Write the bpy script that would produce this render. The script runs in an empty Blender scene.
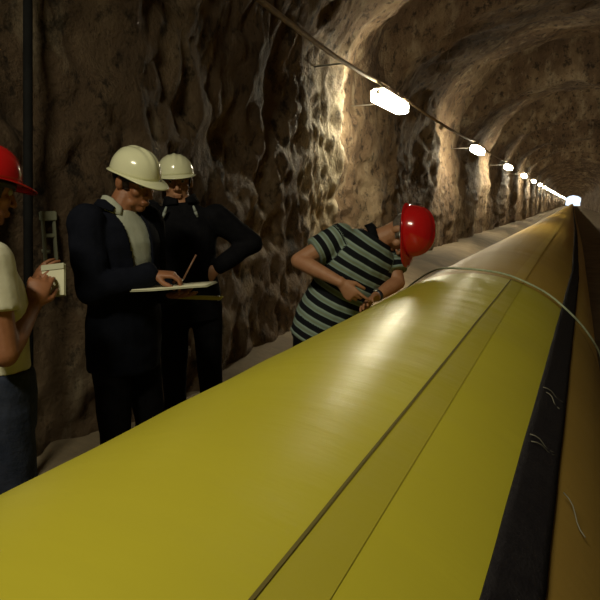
import bpy, bmesh, math, random
from mathutils import Vector, Matrix, noise
random.seed(7)
V = Vector
SC = bpy.context.scene
COL = SC.collection
PI = math.pi

# ------------------------------------------------------------------ materials
def new_mat(name):
    m = bpy.data.materials.new(name); m.use_nodes = True
    nt = m.node_tree
    return m, nt, nt.nodes['Principled BSDF']

def ramp(nt, stops):
    r = nt.nodes.new('ShaderNodeValToRGB')
    while len(r.color_ramp.elements) < len(stops): r.color_ramp.elements.new(.5)
    for e, (p, c) in zip(r.color_ramp.elements, stops):
        e.position = p; e.color = (*c, 1)
    return r

def noise_node(nt, scale, detail=4, rough=.55, vec=None, stretch=None):
    n = nt.nodes.new('ShaderNodeTexNoise')
    n.inputs['Scale'].default_value = scale; n.inputs['Detail'].default_value = detail
    n.inputs['Roughness'].default_value = rough
    tc = nt.nodes.new('ShaderNodeTexCoord'); mp = nt.nodes.new('ShaderNodeMapping')
    if stretch: mp.inputs['Scale'].default_value = stretch
    nt.links.new(tc.outputs['Object'], mp.inputs['Vector']); nt.links.new(mp.outputs['Vector'], n.inputs['Vector'])
    return n

def simple(name, c1, c2=None, rough=.6, scale=12, bump=0, metal=0, spec=.5, bscale=None, stretch=None, coat=0):
    m, nt, b = new_mat(name)
    b.inputs['Roughness'].default_value = rough; b.inputs['Metallic'].default_value = metal
    b.inputs['Specular IOR Level'].default_value = spec
    b.inputs['Coat Weight'].default_value = coat
    if c2 is None: c2 = tuple(x*.85 for x in c1)
    n = noise_node(nt, scale, stretch=stretch); r = ramp(nt, [(.35, c1), (.65, c2)])
    nt.links.new(n.outputs['Fac'], r.inputs['Fac']); nt.links.new(r.outputs['Color'], b.inputs['Base Color'])
    if bump:
        n2 = noise_node(nt, bscale or scale*4, stretch=stretch); bp = nt.nodes.new('ShaderNodeBump')
        bp.inputs['Strength'].default_value = bump; bp.inputs['Distance'].default_value = .01
        nt.links.new(n2.outputs['Fac'], bp.inputs['Height']); nt.links.new(bp.outputs['Normal'], b.inputs['Normal'])
    return m

def emit(name, col, strength):
    m, nt, b = new_mat(name)
    b.inputs['Base Color'].default_value = (.8, .8, .78, 1)
    b.inputs['Emission Color'].default_value = (*col, 1); b.inputs['Emission Strength'].default_value = strength
    return m

def rock_mat():
    m, nt, b = new_mat('rough_rock')
    L = nt.links.new
    b.inputs['Roughness'].default_value = .72; b.inputs['Specular IOR Level'].default_value = .35
    st = (1, .9, .75)
    n1 = noise_node(nt, .9, 6, .62, stretch=st)
    r1 = ramp(nt, [(.30, (.066, .042, .024)), (.46, (.135, .086, .048)), (.56, (.19, .13, .075)), (.70, (.34, .26, .165))])
    L(n1.outputs['Fac'], r1.inputs['Fac'])
    # dark mineral spots
    n2 = noise_node(nt, 5.5, 9, .74, stretch=(1, 1, .8)); r2 = ramp(nt, [(.38, (.10, .08, .06)), (.47, (1, 1, 1))])
    L(n2.outputs['Fac'], r2.inputs['Fac'])
    mx = nt.nodes.new('ShaderNodeMix'); mx.data_type = 'RGBA'; mx.blend_type = 'MULTIPLY'; mx.inputs['Factor'].default_value = .6
    L(r1.outputs['Color'], mx.inputs['A']); L(r2.outputs['Color'], mx.inputs['B'])
    # pale lime streaks running down the wall
    n3 = noise_node(nt, 2.2, 6, .65, stretch=(1, 1.4, .45)); r3 = ramp(nt, [(.55, (0, 0, 0)), (.68, (1, 1, 1))])
    L(n3.outputs['Fac'], r3.inputs['Fac'])
    mx2 = nt.nodes.new('ShaderNodeMix'); mx2.data_type = 'RGBA'
    mu = nt.nodes.new('ShaderNodeMath'); mu.operation = 'MULTIPLY'; mu.inputs[1].default_value = .55
    L(r3.outputs['Color'], mu.inputs[0]); L(mu.outputs[0], mx2.inputs['Factor'])
    L(mx.outputs['Result'], mx2.inputs['A']); mx2.inputs['B'].default_value = (.42, .35, .24, 1)
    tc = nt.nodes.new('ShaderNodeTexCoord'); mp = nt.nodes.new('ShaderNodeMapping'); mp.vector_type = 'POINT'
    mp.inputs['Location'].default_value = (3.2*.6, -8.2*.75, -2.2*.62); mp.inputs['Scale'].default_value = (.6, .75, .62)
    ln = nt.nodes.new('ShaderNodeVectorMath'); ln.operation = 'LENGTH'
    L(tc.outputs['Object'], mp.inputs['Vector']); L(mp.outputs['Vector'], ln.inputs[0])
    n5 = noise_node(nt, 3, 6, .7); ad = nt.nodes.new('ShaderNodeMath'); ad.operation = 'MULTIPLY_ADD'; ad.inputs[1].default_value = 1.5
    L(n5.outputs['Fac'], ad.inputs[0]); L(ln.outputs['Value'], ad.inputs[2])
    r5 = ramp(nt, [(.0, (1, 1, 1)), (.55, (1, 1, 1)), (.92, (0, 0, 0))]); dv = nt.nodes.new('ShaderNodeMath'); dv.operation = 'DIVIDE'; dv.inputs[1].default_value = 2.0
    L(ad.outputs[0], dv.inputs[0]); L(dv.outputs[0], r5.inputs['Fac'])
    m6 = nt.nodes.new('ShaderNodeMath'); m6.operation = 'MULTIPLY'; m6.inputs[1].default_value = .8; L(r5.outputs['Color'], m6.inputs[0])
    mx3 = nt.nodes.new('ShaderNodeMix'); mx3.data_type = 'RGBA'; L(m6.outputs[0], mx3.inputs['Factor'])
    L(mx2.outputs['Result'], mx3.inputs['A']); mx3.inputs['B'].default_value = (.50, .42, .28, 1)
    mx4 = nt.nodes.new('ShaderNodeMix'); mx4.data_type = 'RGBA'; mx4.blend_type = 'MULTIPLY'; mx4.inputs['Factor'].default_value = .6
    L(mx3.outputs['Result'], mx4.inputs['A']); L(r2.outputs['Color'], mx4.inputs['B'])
    L(mx4.outputs['Result'], b.inputs['Base Color'])
    n4 = noise_node(nt, 6, 10, .72, stretch=(1, 1, .85))
    bp = nt.nodes.new('ShaderNodeBump'); bp.inputs['Strength'].default_value = .9; bp.inputs['Distance'].default_value = .16
    L(n4.outputs['Fac'], bp.inputs['Height']); L(bp.outputs['Normal'], b.inputs['Normal'])
    return m

def duct_mat(name, c1, c2, rough, spec=.4):
    m, nt, b = new_mat(name)
    L = nt.links.new
    b.inputs['Specular IOR Level'].default_value = spec
    n = noise_node(nt, 1.6, 3, .5); r = ramp(nt, [(.35, c1), (.68, c2)])
    L(n.outputs['Fac'], r.inputs['Fac']); L(r.outputs['Color'], b.inputs['Base Color'])
    n3 = noise_node(nt, 5, 3, .5, stretch=(.5, 3, .5))
    mr = nt.nodes.new('ShaderNodeMapRange'); mr.inputs['To Min'].default_value = rough - .05; mr.inputs['To Max'].default_value = rough + .07
    L(n3.outputs['Fac'], mr.inputs['Value']); L(mr.outputs['Result'], b.inputs['Roughness'])
    # fine wrinkles across the fabric
    n2 = noise_node(nt, 3.2, 4, .5, stretch=(1.1, 3.6, 1.1)); bp = nt.nodes.new('ShaderNodeBump')
    bp.inputs['Strength'].default_value = .09; bp.inputs['Distance'].default_value = .03
    L(n2.outputs['Fac'], bp.inputs['Height']); L(bp.outputs['Normal'], b.inputs['Normal'])
    return m

def stripe_mat():
    m, nt, b = new_mat('striped_polo_cotton')
    L = nt.links.new
    b.inputs['Roughness'].default_value = .9; b.inputs['Specular IOR Level'].default_value = .15
    a = nt.nodes.new('ShaderNodeAttribute'); a.attribute_name = 'stripe'
    n = noise_node(nt, 9, 2); ad = nt.nodes.new('ShaderNodeMath'); ad.operation = 'MULTIPLY_ADD'; ad.inputs[1].default_value = .008
    L(n.outputs['Fac'], ad.inputs[0]); L(a.outputs['Fac'], ad.inputs[2])
    dv = nt.nodes.new('ShaderNodeMath'); dv.operation = 'DIVIDE'; dv.inputs[1].default_value = .062
    L(ad.outputs[0], dv.inputs[0])
    fr = nt.nodes.new('ShaderNodeMath'); fr.operation = 'FRACT'; L(dv.outputs[0], fr.inputs[0])
    r = ramp(nt, [(0, (.008, .009, .012)), (.40, (.008, .009, .012)), (.44, (.26, .34, .29)), (.56, (.17, .23, .20)), (.62, (.20, .22, .11)), (.70, (.17, .23, .20)), (.88, (.30, .38, .33)), (.93, (.008, .009, .012))])
    L(fr.outputs[0], r.inputs['Fac']); L(r.outputs['Color'], b.inputs['Base Color'])
    return m

M = {}
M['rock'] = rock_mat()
M['floor'] = simple('packed_tunnel_floor', (.16, .12, .075), (.26, .205, .13), .85, 1.6, .7, bscale=14)
M['duct'] = duct_mat('yellow_coated_fabric', (.50, .445, .034), (.46, .405, .032), .37, .42)
M['duct_far'] = duct_mat('ochre_coated_fabric', (.47, .305, .05), (.43, .27, .045), .50, .22)
M['seam'] = duct_mat('seam_fabric', (.42, .36, .03), (.38, .33, .03), .42)
M['seam_far'] = duct_mat('ochre_seam_fabric', (.52, .36, .07), (.47, .32, .06), .50, .22)
M['overlay'] = duct_mat('tan_side_overlay', (.31, .195, .04), (.28, .175, .035), .6, .2)  # browner, darker colour laid over the near duct below its band
M['stitch'] = simple('dark_stitching', (.14, .11, .02), None, .7)
M['band'] = simple('black_webbing', (.007, .0055, .008), (.012, .010, .012), .8, 40, .4, spec=.2)
M['tie'] = simple('pale_thread', (.16, .15, .11), None, .7)
M['rope'] = simple('pale_green_rope', (.50, .56, .38), (.36, .42, .28), .8, 60, .6)
M['lamp'] = emit('lit_lamp_cover', (1, .89, .63), 96)
M['lampbody'] = simple('grey_lamp_steel', (.30, .28, .24), None, .5)
M['cable'] = simple('tan_cable', (.30, .22, .13), (.22, .16, .10), .7)
M['darkpipe'] = simple('dark_pipe', (.008, .008, .008), (.012, .012, .012), .8, spec=.1)
M['bracket'] = simple('pale_galvanised_steel', (.30, .31, .22), (.22, .23, .16), .5, 20, metal=.2)
M['skin_l'] = simple('skin', (.40, .20, .105), (.36, .165, .085), .55, 25, .08, bscale=160)
M['skin_d'] = simple('tanned_skin', (.30, .125, .058), (.25, .10, .046), .55, 25, .08, bscale=160)
M['hair'] = simple('dark_hair', (.012, .008, .005), (.025, .016, .01), .5, 60, .6, stretch=(1, 1, .2))
M['greyhair'] = simple('grey_hair', (.16, .13, .10), (.08, .06, .05), .6, 60, .6)
M['eye'] = simple('eye_white', (.34, .31, .27), None, .35)
M['iris'] = simple('dark_iris', (.02, .012, .008), None, .2)
M['redhat'] = simple('red_helmet_plastic', (.50, .010, .010), (.46, .009, .009), .16, 3, coat=.3)
M['whitehat'] = simple('cream_helmet_plastic', (.76, .76, .52), (.73, .73, .49), .18, 3, coat=.3)
M['badge'] = simple('dark_badge', (.02, .02, .03), None, .4)
M['orangebadge'] = simple('brown_badge', (.28, .14, .05), None, .4)
M['polo'] = stripe_mat()
M['black'] = simple('black_cloth', (.005, .005, .0065), (.008, .008, .010), .9, 20, .2, spec=.08)
M['navy'] = simple('navy_wool', (.005, .006, .011), (.007, .008, .014), .9, 20, .2, spec=.08)
M['denim'] = simple('dark_denim', (.018, .024, .045), (.03, .036, .06), .9, 14, .3, spec=.2)
M['tee'] = simple('white_cotton', (.62, .60, .46), (.56, .54, .41), .9, 8, .15, spec=.2)
M['shirt'] = simple('pale_grey_shirt', (.42, .44, .36), (.36, .38, .31), .8, 14, .15, spec=.2)
M['collar'] = simple('pale_collar_trim', (.34, .38, .34), None, .8)
M['shoe'] = simple('black_leather', (.012, .011, .010), None, .45)
M['paper'] = simple('paper', (.66, .65, .48), (.60, .58, .42), .8, 5)
M['board'] = simple('pale_board', (.50, .50, .36), None, .6)
M['yellow'] = simple('yellow_paint', (.48, .42, .06), None, .5)
M['pen'] = simple('brown_pen', (.20, .10, .06), None, .4)
M['steel'] = simple('steel', (.55, .55, .5), None, .3, metal=.8)

# ------------------------------------------------------------------ objects
def link(name, me, mat, parent=None, origin=None, smooth=True):
    o = bpy.data.objects.new(name, me)
    if origin is not None: o.location = origin
    if mat is not None and not me.materials: me.materials.append(mat)
    if smooth:
        for p in me.polygons: p.use_smooth = True
    COL.objects.link(o)
    if parent: o.parent = parent
    return o

def tag(o, label, cat, group=None):
    o['label'] = label; o['category'] = cat
    if group: o['group'] = group
    return o

def empty(name, loc, label, cat, group=None):
    o = bpy.data.objects.new(name, None); o.location = loc; o.empty_display_size = .1
    COL.objects.link(o)
    return tag(o, label, cat, group)

class B:
    """collects closed shapes, all in the coordinates it is given"""
    def __init__(s): s.v = []; s.f = []
    def loft(s, rings, n=16, closed=True):
        b0 = len(s.v)
        for c, u, w in rings:
            for k in range(n):
                a = 2*PI*k/n; s.v.append(V(c) + V(u)*math.cos(a) + V(w)*math.sin(a))
        for i in range(len(rings)-1):
            for k in range(n):
                a = b0+i*n+k; b = b0+i*n+(k+1) % n
                s.f.append((a, b, b+n, a+n))
        if closed:
            s.v.append(V(rings[0][0])); s.v.append(V(rings[-1][0])); e = len(s.v)
            for k in range(n):
                s.f.append((b0+(k+1) % n, b0+k, e-2))
                t = b0+(len(rings)-1)*n
                s.f.append((t+k, t+(k+1) % n, e-1))
        return s
    def ell(s, c, ax, n=16, m=10):
        x, y, z = [V(a) for a in ax]; c = V(c); rings = []
        for i in range(1, m):
            t = PI*i/m
            rings.append((c - z*math.cos(t), x*math.sin(t), y*math.sin(t)))
        b0 = len(s.v); s.loft(rings, n, True)
        s.v[-2] = c - z; s.v[-1] = c + z
        return s
    def sph(s, c, r, n=14): return s.ell(c, ((r, 0, 0), (0, r, 0), (0, 0, r)), n, 8)
    def limb(s, pts, rad, n=14):
        pts = [V(p) for p in pts]
        for p, r in zip(pts, rad): s.sph(p, r, n)
        for i in range(len(pts)-1): s.cone(pts[i], pts[i+1], rad[i], rad[i+1], n)
        return s
    def cone(s, p0, p1, r0, r1, n=14):
        p0 = V(p0); p1 = V(p1); d = (p1-p0)
        if d.length < 1e-6: return s
        d.normalize(); u = d.orthogonal().normalized(); w = d.cross(u)
        return s.loft([(p0, u*r0, w*r0), (p1, u*r1, w*r1)], n)
    def box(s, c, hx, hy, hz):
        c = V(c); hx, hy, hz = V(hx), V(hy), V(hz); b0 = len(s.v)
        for sx, sy, sz in ((-1,-1,-1),(1,-1,-1),(1,1,-1),(-1,1,-1),(-1,-1,1),(1,-1,1),(1,1,1),(-1,1,1)):
            s.v.append(c + hx*sx + hy*sy + hz*sz)
        for f in ((3,2,1,0),(4,5,6,7),(0,1,5,4),(1,2,6,5),(2,3,7,6),(3,0,4,7)): s.f.append(tuple(b0+i for i in f))
        return s
    def tube(s, pts, r, n=8):
        pts = [V(p) for p in pts]; rings = []
        up = V((0, 0, 1))
        for i, p in enumerate(pts):
            t = (pts[min(i+1, len(pts)-1)] - pts[max(i-1, 0)]).normalized()
            u = t.cross(up)
            if u.length < .05: u = t.cross(V((1, 0, 0)))
            u.normalize(); w = t.cross(u)
            rings.append((p, u*r, w*r))
        return s.loft(rings, n)
    def mesh(s, name, base=(0, 0, 0)):
        b = V(base); me = bpy.data.meshes.new(name)
        me.from_pydata([tuple(p-b) for p in s.v], [], s.f); me.update()
        bm = bmesh.new(); bm.from_mesh(me); bmesh.ops.recalc_face_normals(bm, faces=bm.faces); bm.to_mesh(me); bm.free()
        return me
    def obj(s, name, mat, parent=None, base=(0, 0, 0), bevel=0, smooth=True, origin=None):
        me = s.mesh(name, base if origin is None else origin)
        if bevel:
            bm = bmesh.new(); bm.from_mesh(me)
            bmesh.ops.bevel(bm, geom=bm.edges[:], offset=bevel, segments=2, affect='EDGES'); bm.to_mesh(me); bm.free()
            smooth = False
        return link(name, me, mat, parent, origin, smooth)

def remesh(b, name, voxel, sm=4, fac=.5, base=(0, 0, 0)):
    me = b.mesh(name+'_raw', base); o = bpy.data.objects.new('tmp', me); COL.objects.link(o)
    r = o.modifiers.new('r', 'REMESH'); r.mode = 'VOXEL'; r.voxel_size = voxel
    if sm:
        s = o.modifiers.new('s', 'SMOOTH'); s.factor = fac; s.iterations = sm
    dg = bpy.context.evaluated_depsgraph_get()
    out = bpy.data.meshes.new_from_object(o.evaluated_get(dg)); out.name = name
    bpy.data.objects.remove(o); bpy.data.meshes.remove(me)
    out.materials.clear()
    return out

def folds(me, amp, freq, seed=0, stretch=(1, 1, 1)):
    off = V((seed*3.7, seed*1.3, seed*7.1)); st = V(stretch)
    nr = [v.normal.copy() for v in me.vertices]
    for v, n in zip(me.vertices, nr):
        p = V((v.co.x*st.x, v.co.y*st.y, v.co.z*st.z))*freq + off
        v.co += n*amp*(noise.noise(p) + .5*noise.noise(p*2.1))
    me.update()

# ------------------------------------------------------------------ tunnel
def sm(a, b, x):
    t = min(1, max(0, (x-a)/(b-a))); return t*t*(3-2*t)
def frac(x): return x - math.floor(x)
SPRING = 3.2
def left_x(Y):
    far = -3.65 - .38*(1-frac((Y-9.2)/4.1))*sm(9, 9.6, Y)
    near = -2.80 - .62*min(1, max(0, (Y-3.6)/5.2))
    return near*(1-sm(8.85, 9.45, Y)) + far*sm(8.85, 9.45, Y)
def rnd(Y): return (1-frac((Y-9.2)/4.1))*sm(9, 9.6, Y)
def fractal(x, y, z, far):
    p = V((x, y, z*.75))
    q = 1 - .5*(1-sm(8.5, 9.5, y))
    d = noise.noise(p*.55)*.22*q + noise.noise(p*1.35 + V((9, 2, 4)))*.15*(.3+.7*q)
    if far: return d*1.1
    r = 1-abs(noise.noise(p*2.6 + V((3, 8, 1))))*2
    d += -r*.075 + noise.noise(p*6)*.055 + noise.noise(p*13)*.026
    return d
def g(a, s): return math.exp(-(a/s)**2)
def rock_point(side, t, Y):
    """side 0 left wall (t: 0 floor .. 1 springing), 1 vault (0 left .. 1 right), 2 right wall; returns the displaced point"""
    xl = left_x(Y); xr = 3.75 + .35*rnd(Y); cx = .2
    crown = 5.35 + 1.35*frac((Y-12.6)/9.65)*sm(10, 12, Y) + .2*sm(9, 12, Y)
    if side == 0: x, z, nx, nz = xl, -.15 + (SPRING+.15)*t, -1, 0
    elif side == 2: x, z, nx, nz = xr, SPRING*(1-t) - .15*t, 1, 0
    else:
        a = PI*(1-t); c, s = math.cos(a), math.sin(a)
        h = crown-SPRING; wl = (cx-xl) if c < 0 else (xr-cx)
        wl += .55*frac((Y-12.6)/9.65)*sm(10, 12, Y)*s
        x, z = cx + wl*c, SPRING + h*abs(s)**.9; n = V((c/wl, 0, s/h)).normalized(); nx, nz = n.x, n.z
    d = fractal(x, Y, z, Y > 70)
    if side != 2 and x < 0:
        d += .20*g(Y-5.35, .40)*g(z-2.15, .38) + .22*g(Y-6.2, .3)*g(z-2.7, .5)     # hollows in the near wall
        d -= .14*g(Y-8.7, .22)*g(z-2.2, 1.3)                                       # standing rib before the first recess
        d += .16*g(Y-4.1, .6)*g(z-1.2, .7) + .30*g(Y-2.6, .60)
        d = max(d, -.22) if Y < 9 else d
    if abs(x) > 2.6 and Y > 8: d = max(d, -.3)
    return V((x + nx*d, Y, z + nz*d))
def wall_x(Y, z): return rock_point(0, (z+.15)/(SPRING+.15), Y).x

rows = []
y = -13.0
while y < 372:
    rows.append(y)
    y += .45 if y < 1 else .045 if y < 11 else .1 if y < 24 else .3 if y < 70 else 1.5
def shell(name, side, cols, flip=False):
    vs, fs = [], []
    for Y in rows:
        for k in range(cols+1): vs.append(tuple(rock_point(side, k/cols, Y)))
    w = cols+1
    for i in range(len(rows)-1):
        for k in range(cols):
            a = i*w+k; fs.append((a, a+w, a+w+1, a+1))
    me = bpy.data.meshes.new(name); me.from_pydata(vs, [], fs); me.update()
    o = link(name, me, M['rock']); o['kind'] = 'structure'
    return o
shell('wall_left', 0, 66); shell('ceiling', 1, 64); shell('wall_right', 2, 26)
# unseen rock face added behind the photographer to keep sky light out
vs, fs = [], []
n = 24
for i in range(n+1):
    for k in range(n+1):
        x = -4.6 + 9.2*k/n; z = -.3 + 7.2*i/n
        vs.append((x, -12.6 + .5*noise.noise(V((x, 3, z))*.8), z))
for i in range(n):
    for k in range(n):
        a = i*(n+1)+k; fs.append((a, a+1, a+n+2, a+n+1))
me = bpy.data.meshes.new('wall_back_blocker'); me.from_pydata(vs, [], fs)
o = link('wall_back_blocker', me, M['rock']); o['kind'] = 'structure'
# floor
vs, fs = [], []
frows = [r for i, r in enumerate(rows) if i % 2 == 0 or r > 24] + [390.0]
cols = 60
for Y in frows:
    for k in range(cols+1):
        x = -4.9 + 9.8*k/cols
        z = -.012 + .012*noise.noise(V((x*1.7, Y*1.7, 0))) + .010*noise.noise(V((x*5, Y*5, 2)))
        z = min(z, 0) + .22*sm(-2.3, -3.4, x)*sm(8, 13, Y) + .05*sm(-2.5, -3.1, x)
        vs.append((x, Y, z))
for i in range(len(frows)-1):
    for k in range(cols):
        a = i*(cols+1)+k; fs.append((a, a+1, a+cols+2, a+cols+1))
me = bpy.data.meshes.new('floor'); me.from_pydata(vs, [], fs)
o = link('floor', me, M['floor']); o['kind'] = 'structure'

# ------------------------------------------------------------------ duct
DR, DX, DZ = .627, -.433, .627
RING = 3.08
def duct_pt(Y, phi, off=0.0):
    xc = DX + .045*sm(3, 14, Y)
    r = DR + off
    if off < .02: r += .004*noise.noise(V((Y*.9, phi*1.1, 5))) + .0025*noise.noise(V((Y*4.5, phi*1.5, 1)))
    return V((xc + r*math.sin(phi), Y, DZ + r*math.cos(phi)))
def ylist(a, b):
    out = []; y = a
    while y < b:
        out.append(y); y += .05 if y < 6 else .2 if y < 20 else 1.0
    return out + [b]
def band_l(Y): return math.radians(33.5 + 2.4*min(Y, 5.2) - .10*max(0, min(Y-5.2, 40))) if Y > 0 else math.radians(33.5)
def band_w(Y): return math.radians(7.6)
def patch(name, mat, parent, Y0, Y1, lo, hi, n, off, thick=None):
    vs, fs = [], []
    ys = ylist(Y0, Y1)
    for Y in ys:
        a, b = lo(Y), hi(Y)
        for k in range(n+1): vs.append(tuple(duct_pt(Y, a+(b-a)*k/n, off)))
    for i in range(len(ys)-1):
        for k in range(n):
            a = i*(n+1)+k; fs.append((a, a+1, a+n+2, a+n+1))
    me = bpy.data.meshes.new(name); me.from_pydata(vs, [], fs); me.update()
    o = link(name, me, mat, parent)
    if thick:
        s = o.modifiers.new('t', 'SOLIDIFY'); s.thickness = thick; s.offset = 1
    return o
R = math.radians
duct = patch('ventilation_duct', M['duct'], None, -6, RING, lambda Y: R(-180), lambda Y: R(180), 96, 0)
tag(duct, 'large glossy yellow fabric ventilation duct in the foreground with black side band', 'ventilation duct', 'ventilation duct lengths')
patch('side_overlay', M['overlay'], duct, -6, RING, lambda Y: band_l(Y)+band_w(Y)*.5, lambda Y: R(150), 30, .003)['label'] = 'tan lower side panel'
patch('seam_strip', M['seam'], duct, -6, RING, lambda Y: R(16.8), lambda Y: R(22.2), 4, .0012)['label'] = 'paler overlapped seam strip'
patch('seam_edge', M['stitch'], duct, -6, RING, lambda Y: R(16.45), lambda Y: R(16.85), 1, .003)['label'] = 'dark stitched edge of seam'
patch('side_band', M['band'], duct, -6, RING, band_l, lambda Y: band_l(Y)+band_w(Y), 6, .006, .004)['label'] = 'black side band'
for Y, ph0, ph1, dy in ((1.62, 38, 44, .035), (1.60, 39, 43, -.03), (1.25, 37, 42.5, .02), (1.22, 37.5, 43, .045), (1.13, 45, 50, -.07)):
    b = B().tube([duct_pt(Y + dy*k/6, R(ph0 + (ph1-ph0)*k/6), .0125 + .004*math.sin(k)) for k in range(7)], .0012, 6)
    b.obj('thread_end', M['tie'], duct)
far = patch('ventilation_duct', M['duct_far'], None, RING, 360, lambda Y: R(-180), lambda Y: R(180), 72, 0)
tag(far, 'ochre ventilation duct length running away down the tunnel beyond the rope', 'ventilation duct', 'ventilation duct lengths')
patch('seam_strip', M['seam_far'], far, RING, 120, lambda Y: R(17), lambda Y: R(22), 6, .0030)['label'] = 'paler overlapped seam strip'
patch('side_band', M['band'], far, RING, 120, band_l, lambda Y: band_l(Y)+band_w(Y), 4, .006, .004)['label'] = 'black side band'
# rope over the joint
pts = []
for k in range(81):
    ph = -100 + 210*k/80
    pts.append(duct_pt(RING - .02 + .50*sm(0, -34, ph) + .22*sm(45, 80, ph) + .008*math.sin(k*.9), R(ph), .021))
b = B().tube(pts, .005, 8)
tag(b.obj('rope', M['rope']), 'thin pale green rope lying over the duct where yellow meets ochre', 'rope')

# ------------------------------------------------------------------ lamps and cable
LX, LZ, LY = -2.75, 3.20, 9.65
wd = ['nearest', 'second', 'third', 'fourth', 'fifth', 'sixth', 'seventh', 'eighth']
def lamp(Y, label, proto=None):
    if proto is None:
        e = empty('tunnel_lamp', (LX, Y, LZ), label, 'lamp', 'lit lamps along the left wall')
        vs, fs = [], []; nn = 28
        prof = [(-.70, .80), (-.69, .95), (-.66, 1), (.66, 1), (.69, .95), (.70, .80)]
        for yy, q in prof:
            for k in range(nn):
                c_, s_ = math.cos(2*PI*k/nn), math.sin(2*PI*k/nn)
                vs.append((.120*q*math.copysign(abs(c_)**.45, c_), yy, -.02 + .095*q*math.copysign(abs(s_)**.45, s_)))
        for i in range(5):
            for k in range(nn): fs.append((i*nn+k, i*nn+(k+1) % nn, (i+1)*nn+(k+1) % nn, (i+1)*nn+k))
        fs.append(tuple(range(nn))); fs.append(tuple(5*nn+k for k in reversed(range(nn))))
        me = bpy.data.meshes.new('lamp_cover'); me.from_pydata(vs, [], fs)
        bm = bmesh.new(); bm.from_mesh(me); bmesh.ops.recalc_face_normals(bm, faces=bm.faces); bm.to_mesh(me); bm.free()
        link('lamp_cover', me, M['lamp'], e)
        B().box((0, 0, .088), (.075, 0, 0), (0, .715, 0), (0, 0, .012)).obj('housing', M['lampbody'], e, bevel=.005)
        for s in (-1, 1):
            B().box((0, .703*s, .03), (.03, 0, 0), (0, .006, 0), (0, 0, .03)).obj('end_cap', M['lampbody'], e, bevel=.006)
            B().tube([(0, .55*s, .10), (0, .55*s, .20)], .007).obj('hanger', M['lampbody'], e)
        return e
    e = proto.copy(); COL.objects.link(e); e.location = (LX, Y, LZ); e['label'] = label
    for ch in proto.children:
        c = ch.copy(); COL.objects.link(c); c.parent = e
    return e
proto = None
for n_ in range(1, 38):
    if n_ <= 8:
        lb = 'large nearest lit tunnel lamp hanging from the cable above the bent man' if n_ == 1 else '%s lit lamp from the near end of the row along the left wall' % wd[n_-1]
    else: lb = 'tiny distant lamp in the run that merges into the glow at tunnel end'
    p = lamp(LY*n_, lb, proto)
    if proto is None: proto = p
pts = []
Y = -12.2
while Y < 360:
    t = frac(Y/LY); pts.append((LX - .02 + .30*(1-sm(2.5, 8.5, Y)), Y, LZ + .205 - .16*4*t*(1-t)*.5))
    Y += LY/8
cab = tag(B().tube(pts, .028, 8).obj('lamp_cable', M['cable']), 'tan cable strung from lamp to lamp along the left wall', 'cable')
# stays that tie the cable back to the rock
for n_ in range(0, 12):
    yy = LY*n_ + 1.2 if n_ else 7.6
    xw = rock_point(0, .985, yy).x if yy < 70 else -3.9
    B().tube([(LX-.02, yy, LZ+.17), (xw-.12, yy, LZ+.16)], .012, 6).obj('wall_stay', M['lampbody'], cab)
j = B().ell((LX, LY*1.42, LZ+.05), ((.055, 0, 0), (0, .075, 0), (0, 0, .06))).obj('junction_box', M['cable'], cab)
# dark upright pipe and pale bracket on the near rock
tag(B().tube([(-2.765, 2.33, 0), (-2.867, 2.555, 1.6), (-2.97, 2.79, 3.25)], .026, 12).obj('upright_pipe', M['darkpipe'], origin=(-2.765, 2.33, 0)),
    'dark upright pipe leaning on the rock behind the man in white T-shirt', 'pipe')
by = 2.6
for _ in range(12):
    bx = max(wall_x(by, 1.0+z*.05) for z in range(0, 13)) + .03; by = .5*by + .5*(-bx/1.064)
e = empty('wall_bracket', (bx, by, 1.2), 'pale metal bracket of two upright rails on the rock wall', 'bracket')
dvec = V((.35, .93, 0))
for s in (-1, 1):
    B().box(V((0, 0, .12)) + dvec*.034*s, V((.93, -.35, 0))*.012, dvec*.009, (0, 0, .22)).obj('rail', M['bracket'], e, bevel=.003)
B().box((0, 0, .32), V((.93, -.35, 0))*.02, dvec*.05, (0, 0, .03)).obj('head_block', M['bracket'], e, bevel=.006)
B().box((0, 0, .20), V((.93, -.35, 0))*.014, dvec*.03, (0, 0, .012)).obj('cross_piece', M['bracket'], e, bevel=.003)
B().box((-.05, 0, .1), V((.93, -.35, 0))*.06, dvec*.012, (0, 0, .012)).obj('wall_bolt', M['bracket'], e)

# ------------------------------------------------------------------ people
def ik(a, b, l1, l2, pole):
    a, b, pole = V(a), V(b), V(pole)
    d = b-a; L = min(d.length, (l1+l2)*.999); d.normalize()
    x = (l1*l1 - l2*l2 + L*L)/(2*L); h = math.sqrt(max(0, l1*l1 - x*x))
    q = pole - d*pole.dot(d); q.normalize()
    return a + d*x + q*h

def frame(fwd, up):
    f = V(fwd).normalized(); u = V(up); u = (u - f*u.dot(f)).normalized()
    return f.cross(u), f, u        # right, forward, up

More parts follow.
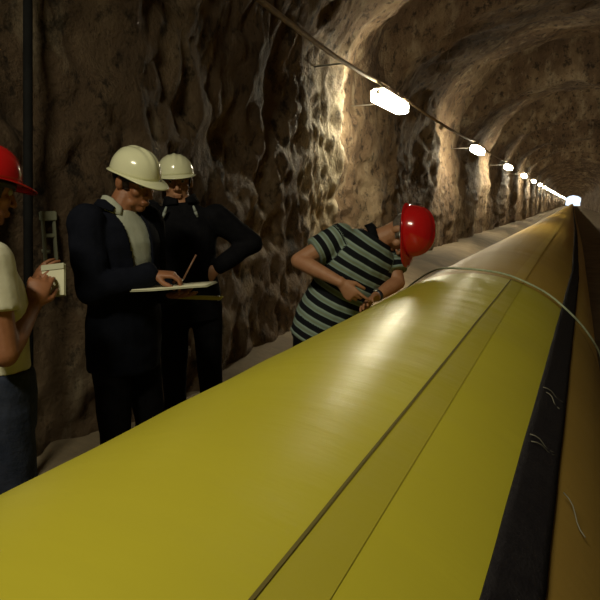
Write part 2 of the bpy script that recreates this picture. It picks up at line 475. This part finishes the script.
def hand(b, wrist, d, n, ts, curl=(20, 25, 15), thumb=(.7, .62, .3), spread=.0215):
    """palm, four unequal fingers and a thumb; d points to the fingertips, the palm faces n, ts = side of the thumb"""
    w = V(wrist); d = V(d).normalized(); n = V(n); n = (n - d*n.dot(d)).normalized(); s = d.cross(n)*ts
    b.loft([(w - d*.02, s*.027, n*.020), (w + d*.015, s*.031, n*.019), (w + d*.05, s*.040, n*.017), (w + d*.085, s*.041, n*.014), (w + d*.098, s*.036, n*.010)], 14)
    cs = curl if isinstance(curl[0], (tuple, list)) else [curl]*4
    for i in range(4):
        o = w + d*(.090, .095, .091, .080)[i] + s*(.031 - spread*i)
        ln = (.076, .084, .077, .060)[i]; a = 0; p = o; pts = [o - d*.02, o]
        sp = s*(.10 - .07*i)
        for k, fr in enumerate((.45, .30, .25)):
            a += R(cs[i][k]); dr = (d*math.cos(a) + n*math.sin(a) + sp).normalized()
            p = p + dr*ln*fr; pts.append(p)
        b.limb(pts, [.0098, .0096, .0088, .0080, .0070], 10)
    o = w + d*.022 + s*.024 + n*.006
    d1 = (d*thumb[0] + s*thumb[1] + n*thumb[2]).normalized(); d2 = (d*.95 + s*.15 + n*.35).normalized()
    b.limb([o, o + d1*.042, o + d1*.042 + d2*.030, o + d1*.042 + d2*.030 + (d2+n*.3).normalized()*.024], [.0150, .0120, .0102, .0085], 10)

def head(b, c, fr, hs=1.0):
    r, f, u = fr; c = V(c)
    P = lambda x, y, z: c + r*x + f*y + u*z
    r0, f0, u0 = r, f, u; r, f, u = r*hs, f*hs, u*hs
    b.ell(P(0, -.008, .032), (r*.076, f*.098, u*.092))
    b.ell(P(0, .030, -.045), (r*.058, f*.060, u*.078))
    b.ell(P(0, .062, -.096), (r*.026, f*.024, u*.020))
    for s in (-1, 1):
        b.ell(P(.036*s, .060, -.025), (r*.026, f*.022, u*.024))       # cheekbones
        b.ell(P(.040*s, .030, -.078), (r*.022, f*.038, u*.024))       # jaw
        b.ell(P(.079*s, -.012, -.006), (r*.010, f*.020, u*.032))      # ears
        b.ell(P(.074*s, -.004, -.020), (r*.010, f*.012, u*.016))
        b.ell(P(.030*s, .084, .026), (r*.024, f*.009, u*.008))        # brows
        b.ell(P(.013*s, .098, -.034), (r*.008, f*.010, u*.008))       # nostrils
    b.limb([P(0, .088, .014), P(0, .103, -.012), P(0, .112, -.030)], [.009, .0105, .012], 10)
    b.ell(P(0, .092, -.062), (r*.024, f*.009, u*.0065))
    b.ell(P(0, .090, -.074), (r*.021, f*.009, u*.0065))

def spine_pts(pel, neck, bend):
    """eleven points from below the crotch to the base of the neck"""
    pel, neck, bend = V(pel), V(neck), V(bend); out = []
    for k in range(9):
        t = k/8; out.append(pel*(1-t)**2 + bend*2*t*(1-t) + neck*t*t)
    return out
def torso(b, J, inf=0.0, low=0, hem=0.0, top=8, wscale=1, dscale=1):
    sp = spine_pts(J['pel'], J['neck'], J['bend'])
    hw = (.168, .170, .160, .152, .158, .172, .180, .165, .070)
    hd = (.118, .120, .115, .112, .116, .120, .116, .092, .066)
    rings = []
    for k in range(low, top+1):
        t = k/8
        side = (J['hipR']*(1-t) + J['shR']*t).normalized()
        up = (sp[min(k+1, 8)] - sp[max(k-1, 0)]).normalized(); side = (side - up*side.dot(up)).normalized()
        fr = up.cross(side)
        sc = J['build']
        if k == low and hem:
            rings.append((sp[k] - up*hem, side*(hw[k]*sc*wscale+inf), fr*(hd[k]*J['depth']*dscale+inf)))
        i2 = inf if k < 8 else inf*.5
        rings.append((sp[k], side*(hw[k]*sc*wscale+i2), fr*(hd[k]*J['depth']*dscale*(J['belly'] if 1 <= k <= 4 else 1)+i2)))
    b.loft(rings, 22)

def build_person(J):
    e = empty('person', J['base'], J['label'], 'person')
    base = V(J['base']); fr = J['frame']
    # ---- the body, one continuous skin
    b = B(); torso(b, J)
    b.limb([J['neck'] - (V(J['neck'])-V(J['pel'])).normalized()*.03, V(J['neck']).lerp(V(J['head']), .45), V(J['head']) - fr[2]*.045 - fr[1]*.012], [.066, .058, .056])
    head(b, J['head'], fr, J.get('hs', 1.0))
    for s in 'lr':
        b.limb([J[s+'sh'], J[s+'el']], [.058, .043]); b.limb([J[s+'el'], V(J[s+'el']).lerp(V(J[s+'wr']), .3), J[s+'wr']], [.042, .043, .027])
        b.limb([J[s+'hip'], J[s+'kn'], J[s+'an']], [.082, .054, .040])
        h = J['hand'+s]; hand(b, J[s+'wr'], h['d'], h['n'], h['ts'], h.get('curl', (20, 25, 15)), h.get('thumb', (.7, .62, .3)))
    body = link('body', remesh(b, 'body', .0048, 3, .5, base), J['skin'], e)
    # ---- eyes, hair
    hs = J.get('hs', 1.0); r, f, u = [a*hs for a in fr]; c = V(J['head']); P = lambda x, y, z: c + r*x + f*y + u*z
    for s in (-1, 1):
        eb = B().sph(P(.031*s, .0735, .008), .0125, 14); eo = eb.obj('eye', M['eye'], body, base)
        B().ell(P(.031*s, .0848, .006), (r*.0055, f*.0022, u*.0055), 12, 6).obj('iris', M['iris'], eo, base)
        B().limb([P(.014*s, .094, .026), P(.032*s, .092, .032), P(.049*s, .078, .026)], [.0032, .0042, .003], 8).obj('eyebrow', J['hairmat'], body, base)
    hb = B(); rings = []
    n = 28
    vs = []; fs = []
    for i in range(9):
        z = -.072 + .135*i/8
        for k in range(n+1):
            a = R(-118 + 236*k/n)            # from behind, round both sides
            low = -.072 + .058*(abs(a)/R(118))**2
            zz = max(z, low); q = math.sqrt(max(.05, 1-((zz-.032)/.102)**2))
            lump = 1 + .03*noise.noise(V((k*.9, i*.8, 3)))
            vs.append(tuple(P(math.sin(a)*.084*q*lump, -.010 - math.cos(a)*.106*q*lump, zz) - base))
    for i in range(8):
        for k in range(n):
            a = i*(n+1)+k; fs.append((a, a+1, a+n+2, a+n+1))
    me = bpy.data.meshes.new('hair'); me.from_pydata(vs, [], fs); me.update()
    ho = link('hair', me, J['hairmat'], e); s_ = ho.modifiers.new('t', 'SOLIDIFY'); s_.thickness = .008; s_.offset = -1
    return e

def helmet(e, J, mat, badge=None, tilt=0, size=1.0):
    base = V(J['base']); r, f, u = J['frame']; c = V(J['head'])
    if tilt:
        q = Matrix.Rotation(R(tilt), 3, r); f = q @ f; u = q @ u
    P = lambda x, y, z: c + r*x + f*y + u*z - base
    n, m = 56, 16
    Z0, A, Bq, H = .036, .106*size, .126*size, .120*size
    ridge = lambda x, y: .007*math.exp(-(x/.011)**2) + .0035*(math.exp(-((x-.036)/.008)**2) + math.exp(-((x+.036)/.008)**2))
    vs, fs = [], []
    def pt(az, t, grow=0):
        rr = math.sin(t)**.82; zz = math.cos(t)**.92 if t < PI/2 - 1e-6 else 0
        x = math.sin(az)*A*rr; y = -.006 + math.cos(az)*Bq*rr
        z = Z0 + H*zz
        rd = ridge(x, y)*sm(1.45, .9, t)
        return P(x*(1+rd*2), y*(1+rd*1.5), z + rd)
    vs.append(tuple(pt(0, 0.0001)))
    for j_ in range(1, m+1):
        t = PI/2*j_/m
        for k in range(n): vs.append(tuple(pt(2*PI*k/n, t)))
    for k in range(n): fs.append((0, 1+k, 1+(k+1) % n))
    for j_ in range(m-1):
        for k in range(n):
            a = 1+j_*n+k; b_ = 1+j_*n+(k+1) % n; fs.append((a, a+n, b_+n, b_))
    me = bpy.data.meshes.new('helmet'); me.from_pydata(vs, [], fs); me.update()
    ho = link('helmet', me, mat, e); sd = ho.modifiers.new('t', 'SOLIDIFY'); sd.thickness = .004; sd.offset = -1
    # brim: a lip all round that grows into a peak in front
    vs, fs = [], []; w = 6
    for k in range(n):
        az = 2*PI*k/n; fc = max(0, math.cos(az))**2.2; bk = max(0, -math.cos(az))**2
        ext = .013 + .047*fc + .004*bk
        for i in range(w):
            q_ = i/(w-1); drop = -.003*q_ - .020*fc*q_**1.3 - .012*bk*q_
            vs.append(tuple(P(math.sin(az)*(A+ext*q_), -.006 + math.cos(az)*(Bq+ext*q_), Z0 + .002 + drop)))
    for k in range(n):
        for i in range(w-1):
            a = k*w+i; b_ = ((k+1) % n)*w+i; fs.append((a, a+1, b_+1, b_))
    me = bpy.data.meshes.new('brim'); me.from_pydata(vs, [], fs); me.update()
    bo = link('brim', me, mat, ho); sd = bo.modifiers.new('t', 'SOLIDIFY'); sd.thickness = .0045; sd.offset = 0
    # headband inside and rivets
    rings = []
    hb = B(); vs2 = []
    k_ = 40; me2v, me2f = [], []
    for i in range(k_):
        az = 2*PI*i/k_
        for z in (.012, .04): me2v.append(tuple(P(math.sin(az)*.088, -.006+math.cos(az)*.108, z)))
    for i in range(k_):
        a = 2*i; b_ = 2*((i+1) % k_); me2f.append((a, b_, b_+1, a+1))
    me = bpy.data.meshes.new('headband'); me.from_pydata(me2v, [], me2f)
    link('headband', me, M['badge'], ho).modifiers.new('t', 'SOLIDIFY').thickness = .002
    def plate(name, az, z, hw, hh, mt, letters=0):
        vs, fs = [], []
        for i in range(9):
            a = R(az) + hw/.115*(i/4-1)
            for zz in (z-hh, z+hh):
                tt = math.acos(min(1, max(0, (zz-Z0)/H))**(1/.92)); p = pt(a, tt); nrm = (p - P(0, 0, .05)).normalized()
                vs.append(tuple(p + nrm*.0016))
        for i in range(8):
            a = 2*i; fs.append((a, a+2, a+3, a+1))
        me = bpy.data.meshes.new(name); me.from_pydata(vs, [], fs)
        o = link(name, me, mt, ho); o.modifiers.new('t', 'SOLIDIFY').thickness = .001
    for bd in (badge or []): plate(*bd)
    return ho

def trousers(e, J, mat, inf=.014, waist=3):
    b = B(); sp = spine_pts(J['pel'], J['neck'], J['bend']); torso(b, J, inf, 0, .05, waist)
    for s in 'lr':
        kn = V(J[s+'kn']); an = V(J[s+'an'])
        b.limb([J[s+'hip'], kn, an + V((0, 0, .01))], [.100, .074, .062])
    me = remesh(b, 'trousers', .009, 5, .5, V(J['base'])); folds(me, .007, 9, 1, (1, 1, .6))
    t = link('trousers', me, mat, e)
    for s in 'lr':
        an = V(J[s+'an']); d = J['toe']; sd = V((d.y, -d.x, 0))
        q = B().loft([(V((an.x, an.y, .045)) - d*.075, sd*.028, V((0, 0, .035))), (V((an.x, an.y, .052)) - d*.03, sd*.038, V((0, 0, .050))), (V((an.x, an.y, .05)) + d*.05, sd*.044, V((0, 0, .048))),
                      (V((an.x, an.y, .036)) + d*.12, sd*.050, V((0, 0, .034))), (V((an.x, an.y, .030)) + d*.175, sd*.038, V((0, 0, .026)))], 16)
        q.limb([V((an.x, an.y, .06)), an + V((0, 0, .02))], [.046, .046])
        link('shoe', remesh(q, 'shoe', .006, 3, .5, V(J['base'])), M['shoe'], e)
    return t

def top(e, J, name, mat, inf, sleeve, low=1, hem=.0, rad=(.082, .066, .062, .050), fold=.006, cut=None, stripe=False, vox=.0075, thick=0):
    b = B(); torso(b, J, inf, low, hem, 8)
    sp = spine_pts(J['pel'], J['neck'], J['bend'])
    for s in 'lr':
        sh, el, wr = V(J[s+'sh']), V(J[s+'el']), V(J[s+'wr'])
        if sleeve == 'long': b.limb([sh, el], rad[:2]); b.limb([el, el.lerp(wr, .93)], rad[1:3] if False else [rad[1], rad[3]])
        else:
            q = sh.lerp(el, sleeve); d = (el-sh).normalized(); uu = d.orthogonal().normalized(); w2 = d.cross(uu)
            b.sph(sh, rad[0]); b.loft([(sh, uu*rad[0], w2*rad[0]), (q, uu*rad[1], w2*rad[1])], 16)
    me = remesh(b, name, vox, 4, .5, V(J['base'])); folds(me, fold, 8, 2)
    base = V(J['base'])
    if cut or stripe:
        cum = [0]
        for i in range(8): cum.append(cum[-1] + (sp[i+1]-sp[i]).length)
    def near(p):
        best = None
        for i in range(8):
            a, c = sp[i], sp[i+1]; d = c-a; t = max(0 if i else -1.5, min(1 if i < 7 else 2, (p-a).dot(d)/d.length_squared)); q = a+d*t
            D = (p-q).length
            if best is None or D < best[0]: best = (D, i, t, q, d)
        return best
    if stripe:
        at = me.attributes.new('stripe', 'FLOAT', 'POINT'); vals = []
        for v in me.vertices:
            p = v.co + base; D, i, t, q, d = near(p); val = cum[i] + d.length*t
            for s in 'lr':
                sh, el = V(J[s+'sh']), V(J[s+'el']); dd = el-sh; tt = (p-sh).dot(dd)/dd.length_squared
                ds = ((p-sh) - dd*tt).length
                if .02 < tt < .72 and ds < rad[0]*1.12 and D > .13: val = 1 + tt*dd.length
            vals.append(val)
        at.data.foreach_set('value', vals)
    if cut:
        bm = bmesh.new(); bm.from_mesh(me); kill = []
        for v in bm.verts:
            p = v.co + base; D, i, t, q, d = near(p); tt = (i+t)/8
            side = (J['hipR']*(1-tt) + J['shR']*tt).normalized(); fr = d.normalized().cross(side); o = p-q
            if o.dot(fr) > .02 and cut(tt, o.dot(side)): kill.append(v)
        bmesh.ops.delete(bm, geom=kill, context='VERTS'); bm.to_mesh(me); bm.free()
    o = link(name, me, mat, e)
    if thick:
        s_ = o.modifiers.new('t', 'SOLIDIFY'); s_.thickness = thick; s_.offset = 0
    return o

def collar(e, J, mat, rad=.074, h=.035, gap=40, name='collar', lean=.5, thick=.006):
    base = V(J['base']); nk = V(J['neck']); up = (V(J['head']) - J['frame'][1]*.03 - nk).normalized()
    up = (up*lean + (nk - V(J['pel'])).normalized()*(1-lean)).normalized()
    side = J['shR']; side = (side - up*side.dot(up)).normalized(); fr = up.cross(side)
    vs, fs = [], []; n = 40
    for i in range(n+1):
        a = R(gap) + (2*PI - 2*R(gap))*i/n      # starts right of the throat, round the nape
        fc = math.cos(a); ed = min(1, min(i, n-i)/5); hh = h*(.55+.45*ed)
        for q_, (rr, zz) in enumerate(((.92, -.5), (.95, .5), (.98, 1.0), (1.05, .95), (1.16, .35), (1.27, -.25))):
            p = nk + side*math.sin(a)*rad*rr*1.06 + fr*fc*rad*rr + up*(hh*zz + .002 - .020*max(0, fc))
            vs.append(tuple(p-base))
    for i in range(n):
        for k in range(5):
            a = i*6+k; fs.append((a, a+6, a+7, a+1))
    me = bpy.data.meshes.new(name); me.from_pydata(vs, [], fs); me.update()
    o = link(name, me, mat, e); s_ = o.modifiers.new('t', 'SOLIDIFY'); s_.thickness = thick; s_.offset = 0
    return o

def stand(base, face, height, headpos, facedir, headup=(0, 0, 1), lean=(0, 0, 0), stance=.11):
    """joints of a standing figure facing `face` (a horizontal direction)"""
    s = height/1.80; f = V((face[0], face[1], 0)).normalized(); rt = V((f.y, -f.x, 0)); b0 = V(base); up = V((0, 0, 1)); ln = V(lean)
    J = dict(base=b0, hipR=rt, shR=rt, build=1.0, depth=1.0, belly=1.0, toe=f)
    J['pel'] = b0 + up*.90*s
    J['neck'] = b0 + up*1.50*s + ln - f*.005
    J['bend'] = (J['pel']+J['neck'])*.5 + f*.025
    J['head'] = V(headpos); J['frame'] = frame(facedir, headup)
    for k, sg in (('r', 1), ('l', -1)):
        J[k+'hip'] = b0 + up*.92*s + rt*.095*sg; J[k+'kn'] = b0 + up*.49*s + rt*stance*sg + f*.03; J[k+'an'] = b0 + up*.085 + rt*(stance+.015)*sg
        J[k+'sh'] = J['neck'] - up*.055*s + rt*.175*s*sg
    return J
UA, FA = .295, .265

# ---- man in the dark jacket writing on a pad (white helmet, in profile)
fc = V((1, -.12, 0)).normalized()
J = stand((-1.945, 2.25, 0), fc, 1.88, (-1.885, 2.30, 1.697), V((.93, -.10, -.36)))
J['hs'] = 1.06; J['label'] = 'man in cream helmet and dark open jacket writing on a pad'
J['skin'] = M['skin_d']; J['hairmat'] = M['hair']
J['rwr'] = V((-1.690, 2.16, 1.286)); J['lwr'] = V((-1.715, 2.300, 1.172))
J['rel'] = ik(J['rsh'], J['rwr'], UA, FA, (-.35, -.5, -1)); J['lel'] = ik(J['lsh'], J['lwr'], UA, FA, (-.4, .4, -1))
J['handr'] = dict(d=V((.86, .42, -.03)), n=V((.25, .25, -1)), ts=-1, curl=[(28, 45, 25), (38, 50, 30), (45, 55, 35), (50, 55, 35)], thumb=(.75, .35, .6))
J['handl'] = dict(d=V((.95, -.28, .06)), n=V((0, .1, 1)), ts=1, curl=[(6, 10, 8)]*4, thumb=(.6, .8, .15))
J['handl']['ts'] = -1
for k_ in ('handr', 'handl'): pass
p1 = build_person(J)
helmet(p1, J, M['whitehat'], [('badge', 96, .064, .015, .0055, M['badge']), ('badge', 8, .085, .020, .014, M['orangebadge'])], tilt=3, size=.99)
top(p1, J, 'shirt', M['shirt'], .010, .5, 1, .05, rad=(.068, .060, .05, .05), fold=.004)
top(p1, J, 'jacket', M['navy'], .026, 'long', 0, .13, rad=(.084, .068, .06, .052), fold=.009, cut=lambda t, s: t > .46 and abs(s-.005) < (.035 + .05*max(0, t-.25)), thick=.010)
collar(p1, J, M['shirt'], .070, .052, 28, 'shirt_collar')
collar(p1, J, M['navy'], .086, .030, 50, 'jacket_collar')
trousers(p1, J, M['black'])
J1 = J
# pad, pen, folding rule: held, so things of their own
pc = V((-1.610, 2.212, 1.234)); pu = V((.93, .352, .10)).normalized(); pw = V((-.36, .93, -.045)); pw = (pw - pu*pw.dot(pu)).normalized(); pn = pu.cross(pw)
e = empty('writing_pad', pc, 'pale open pad held flat by the man in the dark jacket', 'writing pad')
def sheet(name, mat, z0, th, lu, lw, curve, parent, cen, u, w_, n_):
    vs, fs = [], []; m_ = 14
    for i in range(m_+1):
        q = -1 + 2*i/m_; zc = z0 + curve*(max(0, -q)**2)*1.0 - curve*.35*q*q
        for s in (-1, 1): vs.append(tuple(u*lu*q + w_*lw*s + n_*zc))
    for i in range(m_):
        a = 2*i; fs.append((a, a+1, a+3, a+2))
    me = bpy.data.meshes.new(name); me.from_pydata(vs, [], fs); me.update()
    o = link(name, me, mat, parent); s_ = o.modifiers.new('t', 'SOLIDIFY'); s_.thickness = th; s_.offset = 1
    return o
sheet('backing_board', M['board'], -.006, .004, .170, .110, .010, e, pc, pu, pw, pn)
sheet('paper_sheet', M['paper'], -.001, .0035, .166, .104, .010, e, pc, pu, pw, pn)
pp = V((-1.570, 2.208, 1.254))
b = B().limb([pp, pp + V((.004, .006, .010))], [.0012, .0035], 8); b.cone(pp + V((.004, .006, .010)), pp + V((.050, .045, .118)), .0042, .0042, 10)
e = empty('pen', pp, 'slim pen in the writing hand above the pale pad', 'pen')
bb = B().cone((.004, .006, .010), (.050, .045, .118), .0042, .0042, 10).obj('barrel', M['pen'], e)
B().cone((0, 0, 0), (.004, .006, .010), .001, .004, 10).obj('nib', M['steel'], e)
rp = V((-1.61, 2.36, 1.158)); rd = V((.36, .16, -.012)).normalized()
b = B(); e = empty('folding_rule', rp, 'yellow folding rule sticking out beneath the pale writing pad', 'folding rule')
rs = V((rd.y, -rd.x, 0)).normalized()
for i in range(3):
    B().box(V((0, 0, -.006 + .006*i)) + rd*(.0 + .006*i), rd*.125, rs*.010, (0, 0, .0026)).obj('rule_leaf', M['yellow'], e, bevel=.0008)
B().cone(rd*.115 + V((0, 0, -.012)), rd*.115 + V((0, 0, .012)), .006, .006, 12).obj('hinge', M['steel'], e)

# ---- man with hand on hip (white helmet, facing the camera)
fc = V((.633, -.774, 0))
J = stand((-2.085, 3.01, 0), fc, 1.92, (-2.165, 3.02, 1.725), V((.60, -.80, -.10)), (-.05, -.03, 1), lean=(-.045, .0, 0))
J['hs'] = 1.12; J['label'] = 'man in cream helmet and black jacket with one hand on his hip'
J['skin'] = M['skin_l']; J['hairmat'] = M['hair']
J['lel'] = V((-1.775, 3.225, 1.355)); J['lwr'] = V((-1.905, 3.045, 1.225))
J['lsh'] = V((-1.955, 3.11, 1.515))
J['rwr'] = J['rsh'] + V((.05, -.10, -.50)); J['rel'] = ik(J['rsh'], J['rwr'], UA, FA, (-.5, .4, 0))
J['handl'] = dict(d=V((-.55, -.55, -.65)), n=V((-.5, .1, -.3)), ts=-1, curl=(15, 25, 20))
J['handr'] = dict(d=V((.1, -.2, -1)), n=V((.77, .63, 0)), ts=1, curl=(15, 20, 15))
p2 = build_person(J)
helmet(p2, J, M['whitehat'], [('lettering', 20-12+5*k, .088, .0032, .006 if k % 2 else .0045, M['badge']) for k in range(5)], tilt=4)
ho = [c for c in p2.children if c.name.startswith('helmet')][0]
top(p2, J, 'jacket', M['black'], .024, 'long', 0, .06, rad=(.084, .068, .06, .050), fold=.008)
collar(p2, J, M['black'], .080, .045, 16, 'jacket_collar')
trousers(p2, J, M['black'])
J2 = J
base = V(J['base'])
# pale tips of the collar, zip and chest mark, small dark lettering on the helmet front
nk = J['neck']; rt = J['shR']; up = V((0, 0, 1))
for q, sg in ((V((-2.122, 2.838, 1.545)), 1), (V((-2.000, 2.968, 1.550)), -1)):
    B().limb([q - rt*.010*sg + up*.030, q, q + rt*.010*sg - up*.026], [.006, .010, .007], 8).obj('collar_tip', M['collar'], p2, base)['label'] = 'pale collar tip'
zp = [nk + fc*(.083 + .06*min(1, k/4)) - up*(.05 + .05*k) for k in range(4)]
B().tube(zp, .006, 6).obj('zip', M['darkpipe'], p2, base)
q = nk - rt*.085 + fc*.128 - up*.165
B().box(q, (rt - fc*.15).normalized()*.020, up*.0035, fc*.006).obj('chest_mark', M['collar'], p2, base)['label'] = 'pale chest mark'

# ---- man bending over the duct (red helmet, striped polo)
J = dict(base=V((-1.27, 3.12, 0)), build=1.14, depth=1.25, belly=1.08)
J['label'] = 'man in red helmet and striped polo shirt bending over the duct'
J['skin'] = M['skin_l']; J['hairmat'] = M['greyhair']
J['pel'] = V((-1.265, 3.12, .86)); J['neck'] = V((-.970, 3.195, 1.415)); J['bend'] = V((-1.13, 3.14, 1.17))
J['hipR'] = V((-.30, -.95, 0)).normalized()
J['rsh'] = V((-1.135, 3.055, 1.415)); J['lsh'] = V((-.925, 3.29, 1.285))
J['shR'] = (J['rsh']-J['lsh']).normalized()
J['rel'] = V((-1.310, 2.900, 1.297)); J['rwr'] = V((-1.052, 2.852, 1.200))
J['lel'] = V((-.860, 3.235, 1.165)); J['lwr'] = V((-.930, 3.055, 1.104))
J['head'] = V((-.838, 3.250, 1.440)); J['frame'] = frame(V((.06, -.16, -1)), V((.95, -.09, .12)))
f_ = V((.95, -.31, 0)).normalized(); rt = V((f_.y, -f_.x, 0)); J['toe'] = f_
for k, sg, kx in (('r', 1, -.02), ('l', -1, .03)):
    J[k+'hip'] = J['pel'] + rt*.095*sg + V((0, 0, .02)); J[k+'kn'] = V((J['base'].x, J['base'].y, .48)) + rt*.13*sg + f_*.02; J[k+'an'] = V((J['base'].x, J['base'].y, .085)) + rt*.15*sg - f_*.04
J['handr'] = dict(d=V((.62, .05, -.62)), n=V((.1, .95, -.1)), ts=1, curl=[(8, 14, 10), (40, 55, 35), (48, 60, 40), (52, 60, 40)], thumb=(.75, .55, .35))
J['handl'] = dict(d=V((-.12, -.98, -.06)), n=V((.60, 0, -.75)), ts=-1, curl=(10, 15, 12))
p3 = build_person(J)
helmet(p3, J, M['redhat'], tilt=0, size=1.10)
top(p3, J, 'polo_shirt', M['polo'], .018, .62, 0, .03, rad=(.080, .078, .06, .05), fold=.006, stripe=True, vox=.007)
collar(p3, J, M['black'], .070, .032, 22, 'polo_collar', .4)
trousers(p3, J, M['black'], .004)
J3 = J; base = V(J['base'])
r, f, u = J['frame']; c = J['head']; P = lambda x, y, z: c + r*x + f*y + u*z
gl = B()
for s in (-1, 1):
    gl.tube([P(.083*s, -.015, .008), P(.082*s, .04, .012), P(.066*s, .098, .010)], .0022, 6)
    pts = [P(.034*s + .027*math.cos(a*PI/8), .104 - .004*abs(math.cos(a*PI/8)), .004 + .019*math.sin(a*PI/8)) for a in range(17)]
    gl.tube(pts, .0018, 6)
gl.tube([P(-.010, .106, .008), P(.010, .106, .008)], .0018, 6)
gl.obj('spectacles', M['steel'], p3, base)
wv = (J['lel']-J['lwr']).normalized(); w0 = J['lwr'] + wv*.02; uu = wv.orthogonal().normalized(); w2 = wv.cross(uu)
wt = B().loft([(w0 - wv*.010, uu*.031, w2*.031), (w0 + wv*.010, uu*.031, w2*.031)], 20).obj('watch_strap', M['badge'], p3, base)
tv = V((-.4, -.7, .6)); tv = (tv - wv*tv.dot(wv)).normalized()
B().ell(w0 + tv*.032, (wv*.017, wv.cross(tv)*.017, tv*.006), 16, 8).obj('watch_face', M['steel'], wt, base)

# ---- man at the left edge (red helmet, white T-shirt)
fc = V((.42, .91, 0)).normalized()
J = stand((-1.825, 1.413, 0), fc, 1.75, (-1.868, 1.480, 1.648), V((.28, .93, -.25)), lean=(-.035, .01, 0))
J['label'] = 'man in red helmet, white T-shirt and jeans at the left edge'
J['skin'] = M['skin_d']; J['hairmat'] = M['hair']
J['rwr'] = V((-1.738, 1.540, 1.240)); J['rel'] = ik(J['rsh'], J['rwr'], UA, FA, (.35, -.45, -.9))
J['lwr'] = V((-1.880, 1.660, 1.255)); J['lel'] = ik(J['lsh'], J['lwr'], UA, FA, (-.5, -.1, -1))
J['handr'] = dict(d=V((-.12, .55, .80)), n=V((-.75, .65, -.2)), ts=-1, curl=[(25, 30, 20), (32, 40, 25), (38, 45, 30), (42, 45, 30)])
J['handl'] = dict(d=V((.52, .10, .75)), n=V((.3, .75, .1)), ts=1, curl=(20, 25, 20))
p0 = build_person(J)
helmet(p0, J, M['redhat'], tilt=4)
top(p0, J, 't_shirt', M['tee'], .013, .55, 2, .0, rad=(.080, .074, .06, .05), fold=.006)
collar(p0, J, M['tee'], .068, .014, 0, 'neckband')
trousers(p0, J, M['denim'], .020, 2)
J0 = J
nc = V((-1.775, 1.678, 1.308)); nu = V((.93, .30, .12)).normalized(); nn = V((.45, -.85, .35)); nn = (nn - nu*nn.dot(nu)).normalized(); nw = nn.cross(nu)
e = empty('notepad', nc, 'small pale notepad in the hands of the man in white T-shirt', 'notepad')
B().box((0, 0, 0), nu*.046, nw*.062, nn*.003).obj('backing_card', M['board'], e, bevel=.0008)
B().box(nn*.007, nu*.045, nw*.060, nn*.0035).obj('page_block', M['paper'], e, bevel=.0008)
B().box(nn*.0125 + nw*.052, nu*.046, nw*.011, nn*.002).obj('top_binding', M['board'], e, bevel=.0006)

# ------------------------------------------------------------------ light, world, camera
w = bpy.data.worlds.new('daylight'); SC.world = w; w.use_nodes = True
bg = w.node_tree.nodes['Background']; bg.inputs['Color'].default_value = (.72, .84, 1, 1); bg.inputs['Strength'].default_value = 1.5
def area(name, loc, target, size, sy, power, col):
    l = bpy.data.lights.new(name, 'AREA'); l.shape = 'RECTANGLE'; l.size = size; l.size_y = sy; l.energy = power; l.color = col
    o = bpy.data.objects.new(name, l); o.location = loc
    o.rotation_euler = (V(target)-V(loc)).to_track_quat('-Z', 'Y').to_euler(); COL.objects.link(o); return o
area('ceiling_work_lamp', (-1.0, -1.3, 4.5), (-.9, 1.9, 1.0), 1.2, .25, 112, (1, .92, .66))

cam = bpy.data.cameras.new('camera'); co = bpy.data.objects.new('camera', cam); COL.objects.link(co); SC.camera = co
co.location = (0, 0, 1.6)
co.rotation_euler = (PI/2 - R(9.18336), 0, R(24.1881))
cam.sensor_width = 36; cam.lens = 36; cam.clip_start = .05; cam.clip_end = 1000
vs_ = SC.view_settings; vs_.view_transform = 'Standard'; vs_.look = 'None'; vs_.gamma = 1; vs_.exposure = 0
vs_.use_curve_mapping = False
